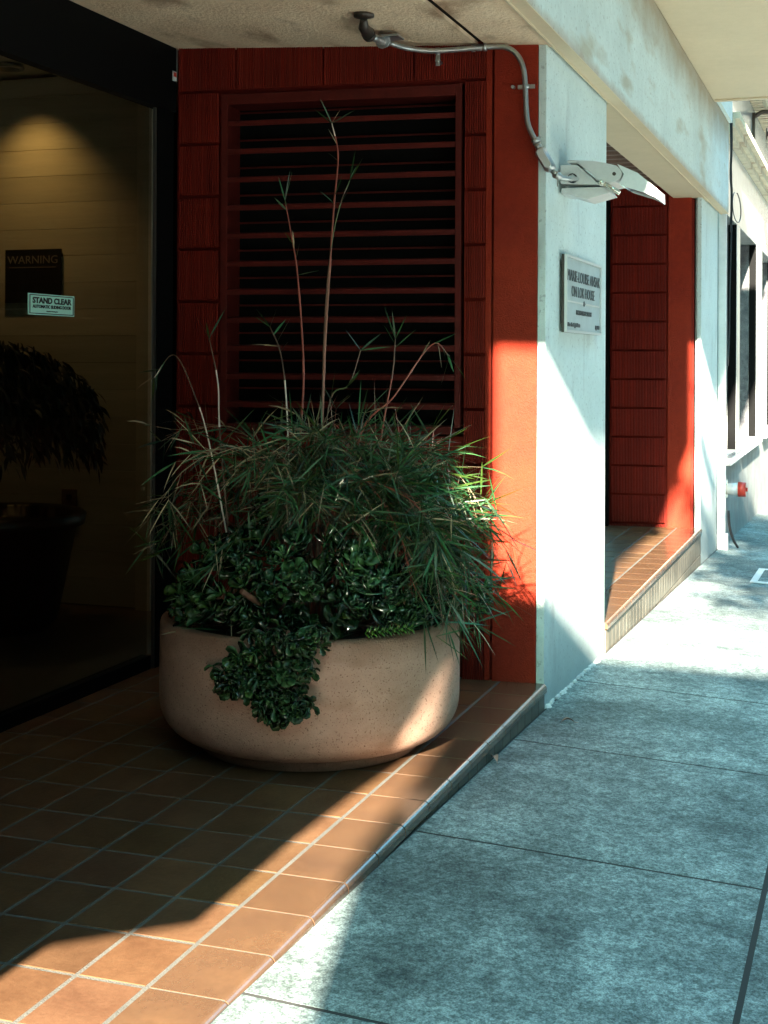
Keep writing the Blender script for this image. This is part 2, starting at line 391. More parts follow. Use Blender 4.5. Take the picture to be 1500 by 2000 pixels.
# ------------------------------------------------------------------ red block walls
def ribbed(mb, s0, s1, z0, z1, x=0.0, w=0.0102, d=0.0070):
    """vertical combed ribs, local: x into wall, y along wall"""
    n = max(1, round((s1 - s0) / w)); w = (s1 - s0) / n
    for k in range(n):
        a = s0 + k * w; dd = d * random.uniform(.6, 1.15); cz = random.uniform(.8, 1.1); col = (cz, cz, cz)
        pr = [(a, x + 0.002), (a + w * .18, x - dd), (a + w * .72, x - dd * random.uniform(.85, 1)), (a + w, x + 0.002)]
        zz = [z0, z1] if z1 - z0 < .3 else [z0, (z0 + z1) / 2, z1]
        i = len(mb.v); off = [0] + [random.uniform(-.0006, .0006) for _ in zz[1:]]
        for q, zv in enumerate(zz):
            for (yy, xx) in pr: mb.v.append((xx + off[q], yy, zv))
        for q in range(len(zz) - 1):
            for j in range(3): b = i + q * 4 + j; mb.face((b, b + 4, b + 5, b + 1), col)
        e = i + 4 * (len(zz) - 1)
        mb.face((e, e + 1, e + 2, e + 3)[::-1], col)
m_redrib = mat('red combed block', RED, 0.6, var=0.25, vscale=4, bump=0.5, bscale=300, col2=(0.185, 0.013, 0.006), spec=.2, attr='tilevar')

WA = R(5.0)
def red_wall_one():
    t = thing('block_wall', 'red combed block wall framing the large dark louvre beside the planter', 'wall', (5.70, FY, 0), WA, 'red combed block walls')
    core = MB()      # backing, recessed 12 mm
    ztop = 2.80
    core.box(0.030, 0.25, 0.03, 0.352, -0.1, ztop); core.box(0.030, 0.25, 1.445, 1.66, -0.1, ztop)
    core.box(0.030, 0.25, 0.352, 1.445, 2.522, ztop); core.box(0.030, 0.25, 0.352, 1.445, -0.1, 1.02)
    core.build('mortar_backing', m_red, t)
    st = MB(); st.box(-0.004, 0.011, 0.036, 0.221, -0.02, ztop); st.build('smooth_pilaster', m_redst, t, bevel=0.003)
    mg = MB(); mg.box(-0.001, 0.0115, 0.230, 0.256, -0.02, ztop); mg.build('margin_strip', m_redst, t, bevel=0.003)
    rb = MB()
    z = 2.53
    zs = [2.53 - .232 * k for k in range(12)]
    for a, b in zip(zs, zs[1:]):
        if b < -.02: b = -.02
        ribbed(rb, 0.258, 0.347, b + .008, a - .008)
        ribbed(rb, 1.452, 1.640, b + .008, a - .008)
    for s0, s1 in ((0.258, .565), (.572, .968), (.975, 1.37), (1.377, 1.642)):
        ribbed(rb, s0, s1, 2.536, ztop)
    for s0, s1 in ((0.36, .75), (.757, 1.15), (1.157, 1.44)):
        for k in range(4): ribbed(rb, s0, s1, .03 + .232 * k, .03 + .232 * k + .222)
    rb.build('combed_blocks', m_redrib, t)
    fr = MB()
    fr.box(-0.004, 0.16, 0.360, 0.386, 1.06, 2.517); fr.box(-0.004, 0.16, 1.410, 1.442, 1.06, 2.517)
    fr.box(-0.003, 0.16, 0.386, 1.410, 2.468, 2.515); fr.box(-0.003, 0.16, 0.386, 1.410, 1.03, 1.062)
    vent = fr.build('louvre_frame', m_redmet, t, bevel=0.002)
    sl = MB()
    zc = 2.385
    while zc > 1.08:
        # front lip, sloping blade rising inwards
        sl.prism([(-.002, zc - .012), (-.002, zc + .010), (.004, zc + .012), (.030, zc + .016), (.030, zc + .010), (.004, zc - .012)], 1, .386, 1.410)
        sl.prism([(.140, zc + .066), (.140, zc + .073), (.145, zc + .074), (.145, zc + .066)], 1, .386, 1.410)
        zc -= .1238
    sl.build('louvre_slats', m_redmet, vent)
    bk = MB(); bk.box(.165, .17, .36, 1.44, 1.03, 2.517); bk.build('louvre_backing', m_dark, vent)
    return t
red_wall_one()
def red_wall_two():
    t = thing('block_wall', 'narrow red combed block wall at the side of the far doorway', 'wall', (11.40, 1.30, 0), WA, 'red combed block walls')
    ztop = 2.86
    core = MB(); core.box(0.030, 0.25, 0.03, 0.70, -0.1, ztop); core.build('mortar_backing', m_red, t)
    st = MB(); st.box(-0.004, 0.011, 0.05, 0.236, -0.02, ztop); st.build('smooth_pilaster', m_redst, t, bevel=0.003)
    rb = MB(); zs = [2.60 - .234 * k for k in range(13)]
    ribbed(rb, .252, .685, 2.606, ztop, w=.0118)
    for a, b in zip(zs, zs[1:]):
        ribbed(rb, .252, .685, max(b, -.02) + .009, a - .009, w=.0125)
    rb.build('combed_blocks', m_redrib, t)
    jb = MB(); jb.box(-.06, .25, .703, .80, -.1, 2.75); jb.build('door_jamb', m_blackmet, t)
red_wall_two()
# dark back of the far doorway
bw = thing('storefront', 'dark recessed glazed doorway between the two columns', 'storefront', (7.1, 2.2, 0))
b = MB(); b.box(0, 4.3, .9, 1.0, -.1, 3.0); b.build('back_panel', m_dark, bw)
b = MB(); b.box(0, 4.22, .02, .09, 2.30, 2.42); b.box(1.6, 1.66, .02, .09, 0, 2.30); b.box(3.1, 3.16, .02, .09, 0, 2.3); b.build('door_frame', m_blackmet, bw)

# ------------------------------------------------------------------ columns
def column(name, label, x0, x1, depth, red_ok=True):
    t = thing(name, label, 'column', ((x0 + x1) / 2, FY, 0), group='stucco columns of the facade')
    m_ = MB(); a = x0 - (x0 + x1) / 2; b = -a
    m_.box(a, b, 0, 0.035, -0.6, 2.69)                     # front skin, 35 mm shows on the side
    m_.box(a + .27, b, 0.0355, depth, -0.6, 2.75); m_.box(a + .03, a + .268, 0.0355, .05, -.6, 2.68)
    m_.build('shaft', m_stucco, t, bevel=0.004)
    return t
column('stucco_column', 'pale grey stucco column carrying the engraved plaque and floodlight', 5.698, 7.10, 1.5)
column('stucco_column', 'pale grey stucco column right of the far red doorway', 11.40, 12.66, 0.9)
# loose white mortar along the foot of the first column
cl = MB(); random.seed(5)
x = 5.74
while x < 7.05:
    l_ = random.uniform(.02, .07); ww = random.uniform(.008, .022)
    z0 = swz(x, FY - .01)
    n = 6; i = len(cl.v)
    for zz, rr in ((z0 - .005, 1.0), (z0 + random.uniform(.004, .012), .7)):
        for q in range(n):
            an = 2 * math.pi * q / n
            cl.v.append((x + l_ * .55 * rr * math.cos(an) * random.uniform(.8, 1.2), FY - ww * .5 + ww * rr * math.sin(an) * random.uniform(.7, 1.3), zz))
    cl.face([i + n + q for q in range(n)])
    for q in range(n): cl.face((i + q, i + (q + 1) % n, i + n + (q + 1) % n, i + n + q))
    x += l_ * random.uniform(.7, 1.5)
tag(cl.build('mortar_fillet', m_caulk), 'crumbling line of white mortar at the foot of the plaque column', 'mortar')

# ------------------------------------------------------------------ fascia beam, soffit, mass above
bt = thing('fascia_beam', 'weathered pale concrete beam running above the columns along the pavement', 'beam', (5, 1.18, 2.655))
b = MB(); b.box(-7, 7.66, 0.0, .070, 0.0, .80); b.build('fascia', m_beam, bt, bevel=0.006)
b = MB(); b.box(-7, 7.66, -.03, .0, .80, 3.4); b.build('upper_wall', m_stucco, bt)
b = MB()   # drip strip along soffit edge
b.box(-7, 7.66, .058, .066, -.012, -.0052); b.build('drip_bead', m_canopy, bt)
b = MB(); b.box(-7, 7.66, .001, .0695, -.005, -.0005); b.build('underside', m_canopy, bt)
so_ = thing('soffit', 'stained buff plaster soffit over the planter recess with a dark slot', 'ceiling', (0, 1.25, 2.66))
b = MB()
sz = lambda y: 2.662 + .040 * (y - FY)
def sof(x0, x1, y0, y1):
    i = len(b.v)
    b.v += [(x0, y0 - 1.25, sz(y0) - 2.66), (x1, y0 - 1.25, sz(y0) - 2.66), (x1, y1 - 1.25, sz(y1) - 2.66), (x0, y1 - 1.25, sz(y1) - 2.66)]
    b.v += [(p[0], p[1], .3) for p in b.v[i:i + 4]]
    for q in ((3, 2, 1, 0), (4, 5, 6, 7), (0, 1, 5, 4), (1, 2, 6, 5), (2, 3, 7, 6), (3, 0, 4, 7)): b.face([i + k_ for k_ in q])
sof(-2, 5.75, 1.252, 1.525); sof(-2, 5.75, 1.562, 2.93); b.build('plaster', m_soffit, so_)
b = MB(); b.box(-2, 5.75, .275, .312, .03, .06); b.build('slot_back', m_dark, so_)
s2 = thing('soffit', 'buff plaster soffit strip over the far doorway with corrugated deck behind', 'ceiling', (7.1, 1.25, 2.66))
b = MB(); b.box(0, 4.6, 0.002, .245, -0.001, .12); b.build('plaster', m_canopy, s2)
b = MB()
xx = -.2
while xx < 4.6: b.prism([(xx, .17), (xx + .045, .10), (xx + .10, .10), (xx + .145, .17), (xx + .145, .19), (xx, .19)], 1, .25, 1.9); xx += .2
b.build('corrugated_deck', m_deck, s2)
mass = thing('office_building', 'dark upper storeys above the recessed entrance', 'building', (0, 1.6, 2.9))
b = MB(); b.box(-8, 12.6, .0, 9, .15, 3.2); b.build('floor_slab', m_intwall, mass)
b = MB(); b.box(-2, 8.2, 1.35, 6.8, .02, .148); b.build('interior_ceiling', m_intceil, mass)
b = MB(); b.box(-2.1, 8.2, 6.6, 6.8, -3.2, .14); b.box(7.9, 8.1, 2.0, 6.6, -3.2, .13); b.build('inner_wall', m_intwall, mass)

# canopy over the pavement
cp = thing('canopy', 'cream flat canopy projecting over the pavement, top right', 'canopy', (.85, 1.18, 3.42))
P = [(0, -.76), (4.0, -.76), (4.02, -.74), (5.95, -.45), (5.96, -.72), (10.55, -.72), (10.55, -.001), (0, -.001)]
b = MB(); b.prism(P, 2, 0, 1.1); b.build('soffit_slab', m_canopy, cp, bevel=0.006)
b = MB(); b.box(10.44, 10.50, -.70, -.02, -.012, -.0005); b.build('end_trim', m_canopy, cp)

# ------------------------------------------------------------------ dark storefront on the left
sf = thing('sliding_door', 'dark framed automatic sliding glass door left of the louvre wall', 'door', (5.4, 2.93, 0))
b = MB(); b.box(.005, .15, 0, .022, -.01, 2.44); b.build('jamb', m_blackmet, sf)
b = MB(); b.box(-7.2, .15, -.012, .04, 2.441, 2.86); b.build('header', m_blackmet, sf)
b = MB(); b.box(-.012, .004, .004, .014, 0, 2.44); b.build('edge_strip', m_alu, sf)
b = MB(); b.box(-7.2, -.02, .03, .038, .06, 2.44); b.build('pane', m_glass, sf)
b = MB(); b.box(-7.2, -.02, .01, .055, 0, .058); b.build('bottom_rail', m_blackmet, sf)
# small label on the header
lb = thing('label', 'tiny red and white label on the black door header', 'label', (5.53, 2.914, 2.60))
b = MB(); b.box(-.018, .018, 0, .003, -.022, .022); b.build('backing', m_screen, lb)
b = MB(); b.box(-.012, .012, -.002, -.0001, -.002, .016); b.build('red_field', m_redcap, lb)
# sticker on the glass
st = thing('sticker', 'pale green STAND CLEAR sticker on the sliding door glass', 'sign', (4.615, 2.957, 1.55))
b = MB(); b.box(-.158, .158, -.004, 0, -.040, .040); b.build('backing', m_signgrn, st)
b = MB()
for a in ((-.152, .152, .033, .036), (-.152, .152, -.036, -.033), (-.152, -.147, -.033, .033), (.147, .152, -.033, .033)):
    b.box(a[0], a[1], -.0052, -.0042, a[2], a[3])
b.build('border', m_signtxt, st)
RX = Matrix.Rotation(R(90), 4, 'X')
T = Matrix.Translation
text('STAND CLEAR', .030, m_signtxt, 'lettering', st, T((0, -.0055, .014)) @ RX, bold=.0012, depth=.0004, xs=1.36)
text('AUTOMATIC SLIDING DOOR', .0165, m_signtxt, 'lettering', st, T((0, -.0055, -.0085)) @ RX, bold=.0006, depth=.0004, xs=1.22)
text('keep clear of moving door', .006, m_signtxt, 'lettering', st, T((0, -.0055, -.025)) @ RX, bold=.0002, depth=.0004, xs=1.2)

# interior back wall with horizontal boards
iw = thing('interior_wall', 'beige horizontally boarded wall behind the glass door', 'wall', (6.66, 3.60, 0))
b = MB(); z = 0.0; random.seed(3)
while z < 2.9:
    c = random.uniform(.82, 1.05); b.box(0, .03, .12, 3.4, z + .001, min(z + .147, 2.9) - .001, (c, c, c)); z += .147
b.build('boards', m_panel, iw)
b = MB(); b.box(-.03, .05, 0.03, .118, -.06, 2.9, (1.15, 1.15, 1.15)); b.build('end_post', m_panel, iw)
b = MB(); b.box(.031, .15, .0, 3.4, -.06, 2.9); b.build('backing', m_intwall, iw)
ws = thing('sign', 'dark square WARNING sign on the boarded wall behind the glass', 'sign', (6.655, 4.375, 1.80))
b = MB(); b.box(-.012, -.001, -.178, .178, -.148, .148); b.build('backing', m_signblk, ws)
RW = Matrix(((0, 0, -1), (-1, 0, 0), (0, 1, 0))).to_4x4()
text('WARNING', .062, m_signgry, 'lettering', ws, T((-.0135, 0, .088)) @ RW, depth=.0006, xs=1.08)
b = MB(); b.box(-.0145, -.0125, -.15, .15, .046, .050)
b.build('rule', m_signgry, ws)
ol = thing('wall_outlet', 'small brown wall outlet low on the boarded wall', 'outlet', (6.655, 4.14, .555))
b = MB(); b.box(-.008, -.001, -.048, .048, -.072, .072); b.build('cover_plate', m_deck, ol, bevel=.002)
for zz in (-.03, .03): b = MB(); b.box(-.0105, -.0085, -.016, .016, zz - .014, zz + .014); b.build('socket', m_signblk, ol)
# recessed downlight that throws the warm pool
dl = thing('downlight', 'recessed ceiling downlight washing the boarded wall', 'ceiling light', (6.38, 4.36, 2.905))
b = MB(); b.lathe([(.085, .0), (.085, -.012), (.06, -.012), (.055, .03)], 0, 0, 24); b.build('trim_ring', m_alu, dl)
ld = bpy.data.lights.new('lamp', 'SPOT'); ld.energy = 2.0; ld.color = (1, .60, .20); ld.spot_size = R(96); ld.spot_blend = 1.0; ld.shadow_soft_size = .03
lo = bpy.data.objects.new('lamp', ld); C.objects.link(lo); lo.parent = dl; lo.location = (0, 0, -.02); lo.rotation_euler = (0, R(-8), 0)
# indoor pot and weeping plant
ip = thing('plant_pot', 'large dark pot standing inside the glass door', 'pot', (5.95, 4.12, -.006))
b = MB(); b.lathe([(.01, 0), (.26, 0), (.30, .05), (.39, .50), (.43, .52), (.44, .57), (.42, .585), (.38, .57), (.37, .52), (.01, .52)], 0, 0, 48); b.build('pot_body', m_intpot, ip)
random.seed(21)
tr = thing('weeping_plant', 'dark weeping leafy plant silhouetted behind the glass door', 'plant', (6.0, 4.12, .52))
b = MB(); b.tube(catmull([(0, .05, 0), (.02, .16, .2), (0, .0, .42), (.02, -.12, .5), (0, -.2, .55)]), .022, 8, cap=True)
b.tube(catmull([(0, .0, .42), (0, .1, .55), (0, .05, .7)]), .016, 8); b.build('trunk', m_intdark, tr)
b = MB()
def blade(mb, p, d, L, wd, col=None, droop=.35, segs=3, side=None):
    d = Vector(d).normalized(); p = Vector(p)
    sd_ = side or d.cross(Vector((random.uniform(-1, 1), random.uniform(-1, 1), random.uniform(-.6, 1)))).normalized()
    i = len(mb.v); prof = {2: [.25, 1, 0], 3: [.3, 1, .7, 0], 4: [.3, .9, 1, .6, 0]}[segs]
    for k_ in range(segs + 1):
        hw = wd * .5 * prof[k_]
        if k_ == segs: mb.v.append(tuple(p))
        else: mb.v.append(tuple(p - sd_ * hw)); mb.v.append(tuple(p + sd_ * hw))
        d = (d + Vector((0, 0, -droop / segs))).normalized(); p = p + d * L / segs
    for k_ in range(segs - 1): mb.face((i + 2 * k_, i + 2 * k_ + 1, i + 2 * k_ + 3, i + 2 * k_ + 2), col, True)
    k_ = segs - 1; mb.face((i + 2 * k_, i + 2 * k_ + 1, i + 2 * k_ + 2), col, True)
for k_ in range(4600):
    th = random.uniform(0, 2 * math.pi); rr = math.sqrt(random.random()); hz = random.random()
    r_ = .50 * math.sqrt(max(0, 1 - (hz - .15) ** 2)) * rr
    yy = r_ * math.cos(th); x_ = r_ * math.sin(th); zt = .92 - .30 * (r_ / .5) ** 2
    zz = zt - random.uniform(0, .36) if abs(yy + .1) > .0 else zt - random.uniform(0, .2)
    blade(b, (x_, yy, zz), (random.uniform(-.4, .4), math.copysign(random.uniform(0, .6), yy), random.uniform(-1, .1)), .085, .019, droop=.9)
b.build('foliage', m_intdark, tr)

# ------------------------------------------------------------------ planter
PC = (4.57, 1.862)
pl = thing('planter', 'round tan sandblasted concrete planter on the tiled landing', 'planter', (PC[0], PC[1], 0))
prof = [(.0, .036), (.30, .036), (.40, .038)]
for q in range(13):
    an = math.pi / 2 * q / 12; prof.append((.392 + .135 * math.sin(an), .175 - .137 * math.cos(an)))
prof += [(.528, .25), (.527, .35), (.526, .430), (.522, .444), (.512, .450), (.485, .451), (.472, .446), (.466, .43), (.462, .36), (.0, .36)]
b = MB(); b.lathe(prof, 0, 0, 128); b.build('bowl', m_pot, pl)
b = MB(); b.lathe([(.380, .0), (.385, .004), (.385, .0365), (.37, .037)], 0, 0, 96); b.build('foot', m_pot, pl)
b = MB(); b.lathe([(.463, .415), (.3, .43), (.1, .44), (.0, .44)], 0, 0, 48); b.build('soil', m_soil, pl)
CT = Vector((PC[0], PC[1], 0))

# bamboo
random.seed(8)
bm_ = thing('bamboo', 'drooping green bamboo with tall bare culms in the round planter', 'plant', (PC[0], PC[1], .41))
O = Vector((PC[0], PC[1], .41))
def culm(pts, r0, r1, palette, n=7):
    P_ = catmull([Vector(p) - O for p in pts], n); N = len(P_)
    cols = []; seg = 0; cc = random.choice(palette); lim = random.randint(3, 6)
    rs = []
    for q in range(N):
        seg += 1
        if seg > lim: cc = random.choice(palette); seg = 0; lim = random.randint(3, 7)
        cols.append(cc); rs.append((r0 + (r1 - r0) * q / N) * (1.3 if seg == 0 else 1))
    mb = MB(); mb.tube(P_, rs, 6, cols); mb.build('culm', m_culm, bm_)
    return [p for p in P_]
redc, pale, grn, brn = (.30, .07, .04), (.85, .72, .60), (.09, .12, .04), (.12, .07, .04)
big = [redc, redc, pale, (.3, .12, .07), redc]
tops = []
for pts, r0, pal in (
    ([(4.47, 1.88, .42), (4.48, 1.87, 1.01), (4.49, 1.86, 1.31), (4.48, 1.88, 1.64), (4.47, 1.90, 1.78), (4.46, 1.92, 1.90)], .0050, big + [grn]),
    ([(4.50, 1.82, .42), (4.51, 1.80, 1.03), (4.51, 1.79, 1.35), (4.52, 1.775, 1.67), (4.52, 1.76, 1.89), (4.53, 1.75, 2.06), (4.52, 1.77, 2.17)], .0055, big + [pale]),
    ([(4.50, 1.80, .9), (4.51, 1.79, 1.45), (4.52, 1.77, 1.74), (4.53, 1.74, 1.89), (4.54, 1.71, 1.97)], .003, [grn, brn]),
    ([(4.49, 1.90, .45), (4.47, 1.91, 1.10), (4.46, 1.93, 1.35), (4.45, 1.97, 1.46)], .004, [brn, pale, redc]),
    ([(4.42, 2.08, .45), (4.39, 2.13, 1.06), (4.39, 2.14, 1.26), (4.38, 2.17, 1.42)], .004, [pale, brn, redc]),
    ([(4.40, 2.05, .45), (4.38, 2.16, 1.02), (4.37, 2.22, 1.22), (4.37, 2.30, 1.36), (4.37, 2.38, 1.28)], .003, [brn, pale]),
    ([(4.53, 1.74, .45), (4.55, 1.68, 1.05), (4.59, 1.56, 1.22), (4.64, 1.44, 1.40), (4.66, 1.38, 1.36)], .0035, [brn, redc]),
    ([(4.51, 1.80, .6), (4.52, 1.78, 1.17), (4.54, 1.71, 1.26), (4.55, 1.67, 1.38)], .003, [brn, grn]),
    ([(4.55, 1.68, .6), (4.59, 1.60, 1.12), (4.60, 1.57, 1.30), (4.60, 1.56, 1.42)], .003, [brn, redc])):
    tops.append(culm(pts, r0, .0015, pal))
leaf, dry = MB(), MB()
def leafcol():
    k_ = random.random()
    if k_ < .62: s = random.uniform(.35, 1.5); return (s * .9, s, s * random.uniform(.7, 1.1))
    if k_ < .86: s = random.uniform(.5, .9); return (s * 1.9, s * 1.25, s * .6)
    s = random.uniform(1.1, 1.8); return (s * .7, s, s)
def spray(p, d, n, Ls=(.08, .15), dr=.6, dry_p=.12, spread=.8):
    for _ in range(n):
        dd = (Vector(d).normalized() * .55 + Vector((random.uniform(-1, 1), random.uniform(-1, 1), random.uniform(-1, .8))) * spread)
        L = random.uniform(*Ls); wd = random.uniform(.0040, .0088)
        if random.random() < dry_p: s = random.uniform(.5, 1.3); blade(dry, p, dd, L, wd * .8, (s, s, s * .95), droop=random.uniform(0, .6))
        else: blade(leaf, p, dd, L, wd, leafcol(), droop=random.choice((0, .1, .1, .25, .25, .5)) * dr)
for P_ in tops:
    N = len(P_)
    for q in range(int(N * .55), N):
        if random.random() < .28: spray(P_[q], (P_[q] - P_[q - 1]), 1, (.06, .11), .4, .3, .5)
    spray(P_[-1], (P_[-1] - P_[-2]), 3, (.08, .13), .3, .1, .5)
# arching canes: azimuth measured from the camera's right, elevation of the arc and reach
twigs = MB()
def cane(az, reach, rise, fall, nleaf, dens=1.0, dp=.12, Ls=(.08, .15)):
    dirh = RT * math.cos(az) - F * math.sin(az)
    st_ = Vector((random.uniform(-.12, .12), random.uniform(-.12, .12), 0)) + RT * .05
    pts = [st_, st_ + dirh * reach * .18 + Vector((0, 0, rise * .7)), st_ + dirh * reach * .5 + Vector((0, 0, rise)),
           st_ + dirh * reach * .85 + Vector((0, 0, rise - fall * .45)), st_ + dirh * reach + Vector((0, 0, rise - fall))]
    P_ = catmull(pts, 6)
    cc = random.choice([grn, brn, brn, redc, (.3, .22, .13)])
    twigs.tube(P_, [.0032 - .0024 * q / len(P_) for q in range(len(P_))], 5, cc)
    for q in range(int(len(P_) * .38), len(P_)):
        t_ = (P_[q] - P_[q - 1]).normalized()
        for _ in range(nleaf):
            if random.random() < dens:
                sdv = (t_ + Vector((random.uniform(-1, 1), random.uniform(-1, 1), random.uniform(-.8, .6)))).normalized()
                e = P_[q] + sdv * random.uniform(.02, .13)
                twigs.tube([P_[q], e], [.0010, .0006], 3, cc, cap=False)
                spray(e, sdv, random.randint(2, 4), Ls, .9, dp)
for _ in range(30): cane(random.uniform(-.9, .85), random.uniform(.22, .50), random.uniform(.40, .70), random.uniform(.0, .30), 2, .6, .08, (.10,.19))   # dense right half
for _ in range(14): cane(random.uniform(.95, 2.3), random.uniform(.2, .34), random.uniform(.44, .68), random.uniform(-.05, .08), 2, .55, .18, (.09,.17))        # towards the camera
for _ in range(20): cane(random.uniform(2.3, 3.9), random.uniform(.25, .56), random.uniform(.38, .70), random.uniform(.0, .22), 2, .38, .35, (.09,.16))     # thin left half
for _ in range(10): cane(random.uniform(4.2, 5.4), random.uniform(.15, .35), random.uniform(.45, .72), random.uniform(0, .2), 2, .5, .15)
for _ in range(11): cane(random.uniform(-.1, .8), random.uniform(.38, .50), random.uniform(.50, .62), random.uniform(.25, .50), 2, .7, .05, (.12, .20))
for _ in range(6): cane(random.uniform(.3, 1.2), random.uniform(.38, .48), random.uniform(.44, .54), random.uniform(.05, .16), 2, .7, .04, (.12, .20))
for _ in range(110):
    uu = random.uniform(-.40, .30); rd = random.uniform(.30, .455)
    if abs(uu) > rd - .01: continue
    p = RT * uu - F * math.sqrt(rd * rd - uu * uu) + Vector((0, 0, random.uniform(.02, .06)))
    q_ = random.uniform(.4, 1.1); blade(dry if random.random() < .6 else leaf, p, (random.uniform(-1, 1), random.uniform(-1, 1), random.uniform(0, .35)), random.uniform(.08, .16), .007, (q_, q_, q_), droop=.15)
twigs.build('cane', m_culm, bm_)
leaf.build('foliage', m_bam, bm_); dry.build('dry_foliage', m_bamdry, bm_)

# jade plants
def jleaf(mb, p, d, n, L, wd, col):
    """thick obovate leaf: closed, slightly cupped"""
    d = Vector(d).normalized(); sdv = d.cross(Vector(n)).normalized(); nn = sdv.cross(d).normalized()
    st_ = [(0, .12), (.3, .42), (.62, .95), (.85, .85), (1, .0)]
    i = len(mb.v); top = []
    for (t_, w_) in st_:
        c_l = p + d * L * t_ + nn * (L * .16 * t_ * t_)
        hw = wd * .5 * w_; th = L * .055 * (1.2 - t_)
        if w_ == 0: mb.v.append(tuple(c_l))
        else:
            mb.v += [tuple(c_l - sdv * hw + nn * hw * .25), tuple(c_l + nn * th * 1.0), tuple(c_l + sdv * hw + nn * hw * .25), tuple(c_l - nn * th * 1.3)]
    for q in range(3):
        a = i + 4 * q; e = a + 4
        mb.face((a, a + 1, e + 1, e), col, True); mb.face((a + 1, a + 2, e + 2, e + 1), col, True)
        mb.face((a + 2, a + 3, e + 3, e + 2), col, True); mb.face((a + 3, a, e, e + 3), col, True)
    a = i + 12; t_ = i + 16
    for q in range(4): mb.face((a + q, a + (q + 1) % 4, t_), col, True)
def rosette(mb, p, ax, s, cbase):
    ax = Vector(ax).normalized(); a = ax.orthogonal().normalized(); b_ = ax.cross(a); ph = random.uniform(0, 6.28)
    for lay, (cnt, tilt, l_, off) in enumerate(((3, 1.3, 1.0, -.55), (3, 1.0, 1.0, -.25), (2, .55, .8, 0), (2, .25, .45, .12))):
        for q in range(cnt):
            an = ph + lay * .78 + q * 2 * math.pi / cnt + random.uniform(-.2, .2); ti = tilt + random.uniform(-.2, .2)
            dd = ax * math.cos(ti) + (a * math.cos(an) + b_ * math.sin(an)) * math.sin(ti)
            L = s * l_ * random.uniform(.7, 1.2); c = random.uniform(.55, 1.5) * cbase
            y = 1.6 if lay >= 2 and random.random() < .5 else 1.0
            jleaf(mb, p + ax * s * off, dd, ax, L, L * random.uniform(.6, .78), (c * y, c * (1 + (y - 1) * .6), c))
def jade(name, label, spots, stems):
    o = thing(name, label, 'plant', (PC[0], PC[1], .41), group='jade plants in the planter'); mb = MB()
    for (p, ax, s, cb) in spots: rosette(mb, Vector(p) - O, ax, s, cb)
    mb.build('leaves', m_jade, o)
    sm = MB()
    for pts, r in stems: sm.tube(catmull([Vector(q) - O for q in pts], 5), [r * (1 - .5 * k_ / (5 * (len(pts) - 1) + 1)) for k_ in range(5 * (len(pts) - 1) + 1)], 8)
    sm.build('stems', m_jadestem, o)
    return o
random.seed(31)
def mound(u0, u1, zlo, zhi, n, rmax=.47, size=(.036, .070)):
    """spots on the near side of the mound; u = sideways metres from the planter's middle"""
    out = []
    while len(out) < n:
        uu = random.uniform(u0, u1); z = random.uniform(zlo(uu), zhi(uu))
        k_ = (z - .42) / .45
        rad = rmax * math.sqrt(max(.05, 1 - (k_ * .95) ** 2)) + .02
        if abs(uu) > rad: continue
        dep = -math.sqrt(rad * rad - uu * uu) * random.uniform(.75, 1.02)
        p = CT + RT * uu + F * dep + Vector((0, 0, z))
        ax = (RT * uu * 1.1 + F * dep * .9 + Vector((0, 0, .25 + .5 * k_))) + Vector([random.uniform(-.35, .35) for _ in range(3)])
        out.append((p, ax, random.uniform(*size), random.choice((.5, .8, 1.1, 1.1, 1.8))))
    return out
def stems_for(sp, base, n=7):
    out = []
    for p, ax, s, c in random.sample(sp, min(n, len(sp))):
        mid = (Vector(base) + p) / 2 + Vector((0, 0, .03)); out.append(([base, mid, p], .009))
    return out
B0 = CT + RT * -.15 - F * .12 + Vector((0, 0, .41))
sp = mound(-.46, -.02, lambda u_: .465, lambda u_: .86 - .9 * abs(u_ + .16), 88)
jade('jade_plant', 'bushy dark green jade plant at the left front of the planter', sp, stems_for(sp, B0, 10) + [([B0, CT + RT * -.13 - F * .34 + Vector((0, 0, .52)), CT + RT * -.20 - F * .44 + Vector((0, 0, .60))], .016)])
B1 = CT + RT * .14 - F * .15 + Vector((0, 0, .41))
sp = mound(-.04, .46, lambda u_: .47, lambda u_: .80 - .45 * abs(u_ - .0), 84)
jade('jade_plant', 'low spreading jade plant at the right front of the planter under the bamboo', sp, stems_for(sp, B1, 10))
# right-hand tuft that hangs beyond the rim
B2 = CT + RT * .44 + Vector((0, 0, .42)); sp = []
for _ in range(24):
    p = CT + RT * random.uniform(.36, .62) + F * random.uniform(-.22, .1) + Vector((0, 0, random.uniform(.44, .60)))
    sp.append((p, RT * 1.0 + Vector([random.uniform(-.7, .7) for _ in range(3)]), random.uniform(.035, .05), random.uniform(.8, 1.3)))
jade('jade_plant', 'small jade tuft leaning over the right rim of the planter', sp, stems_for(sp, B2, 5))
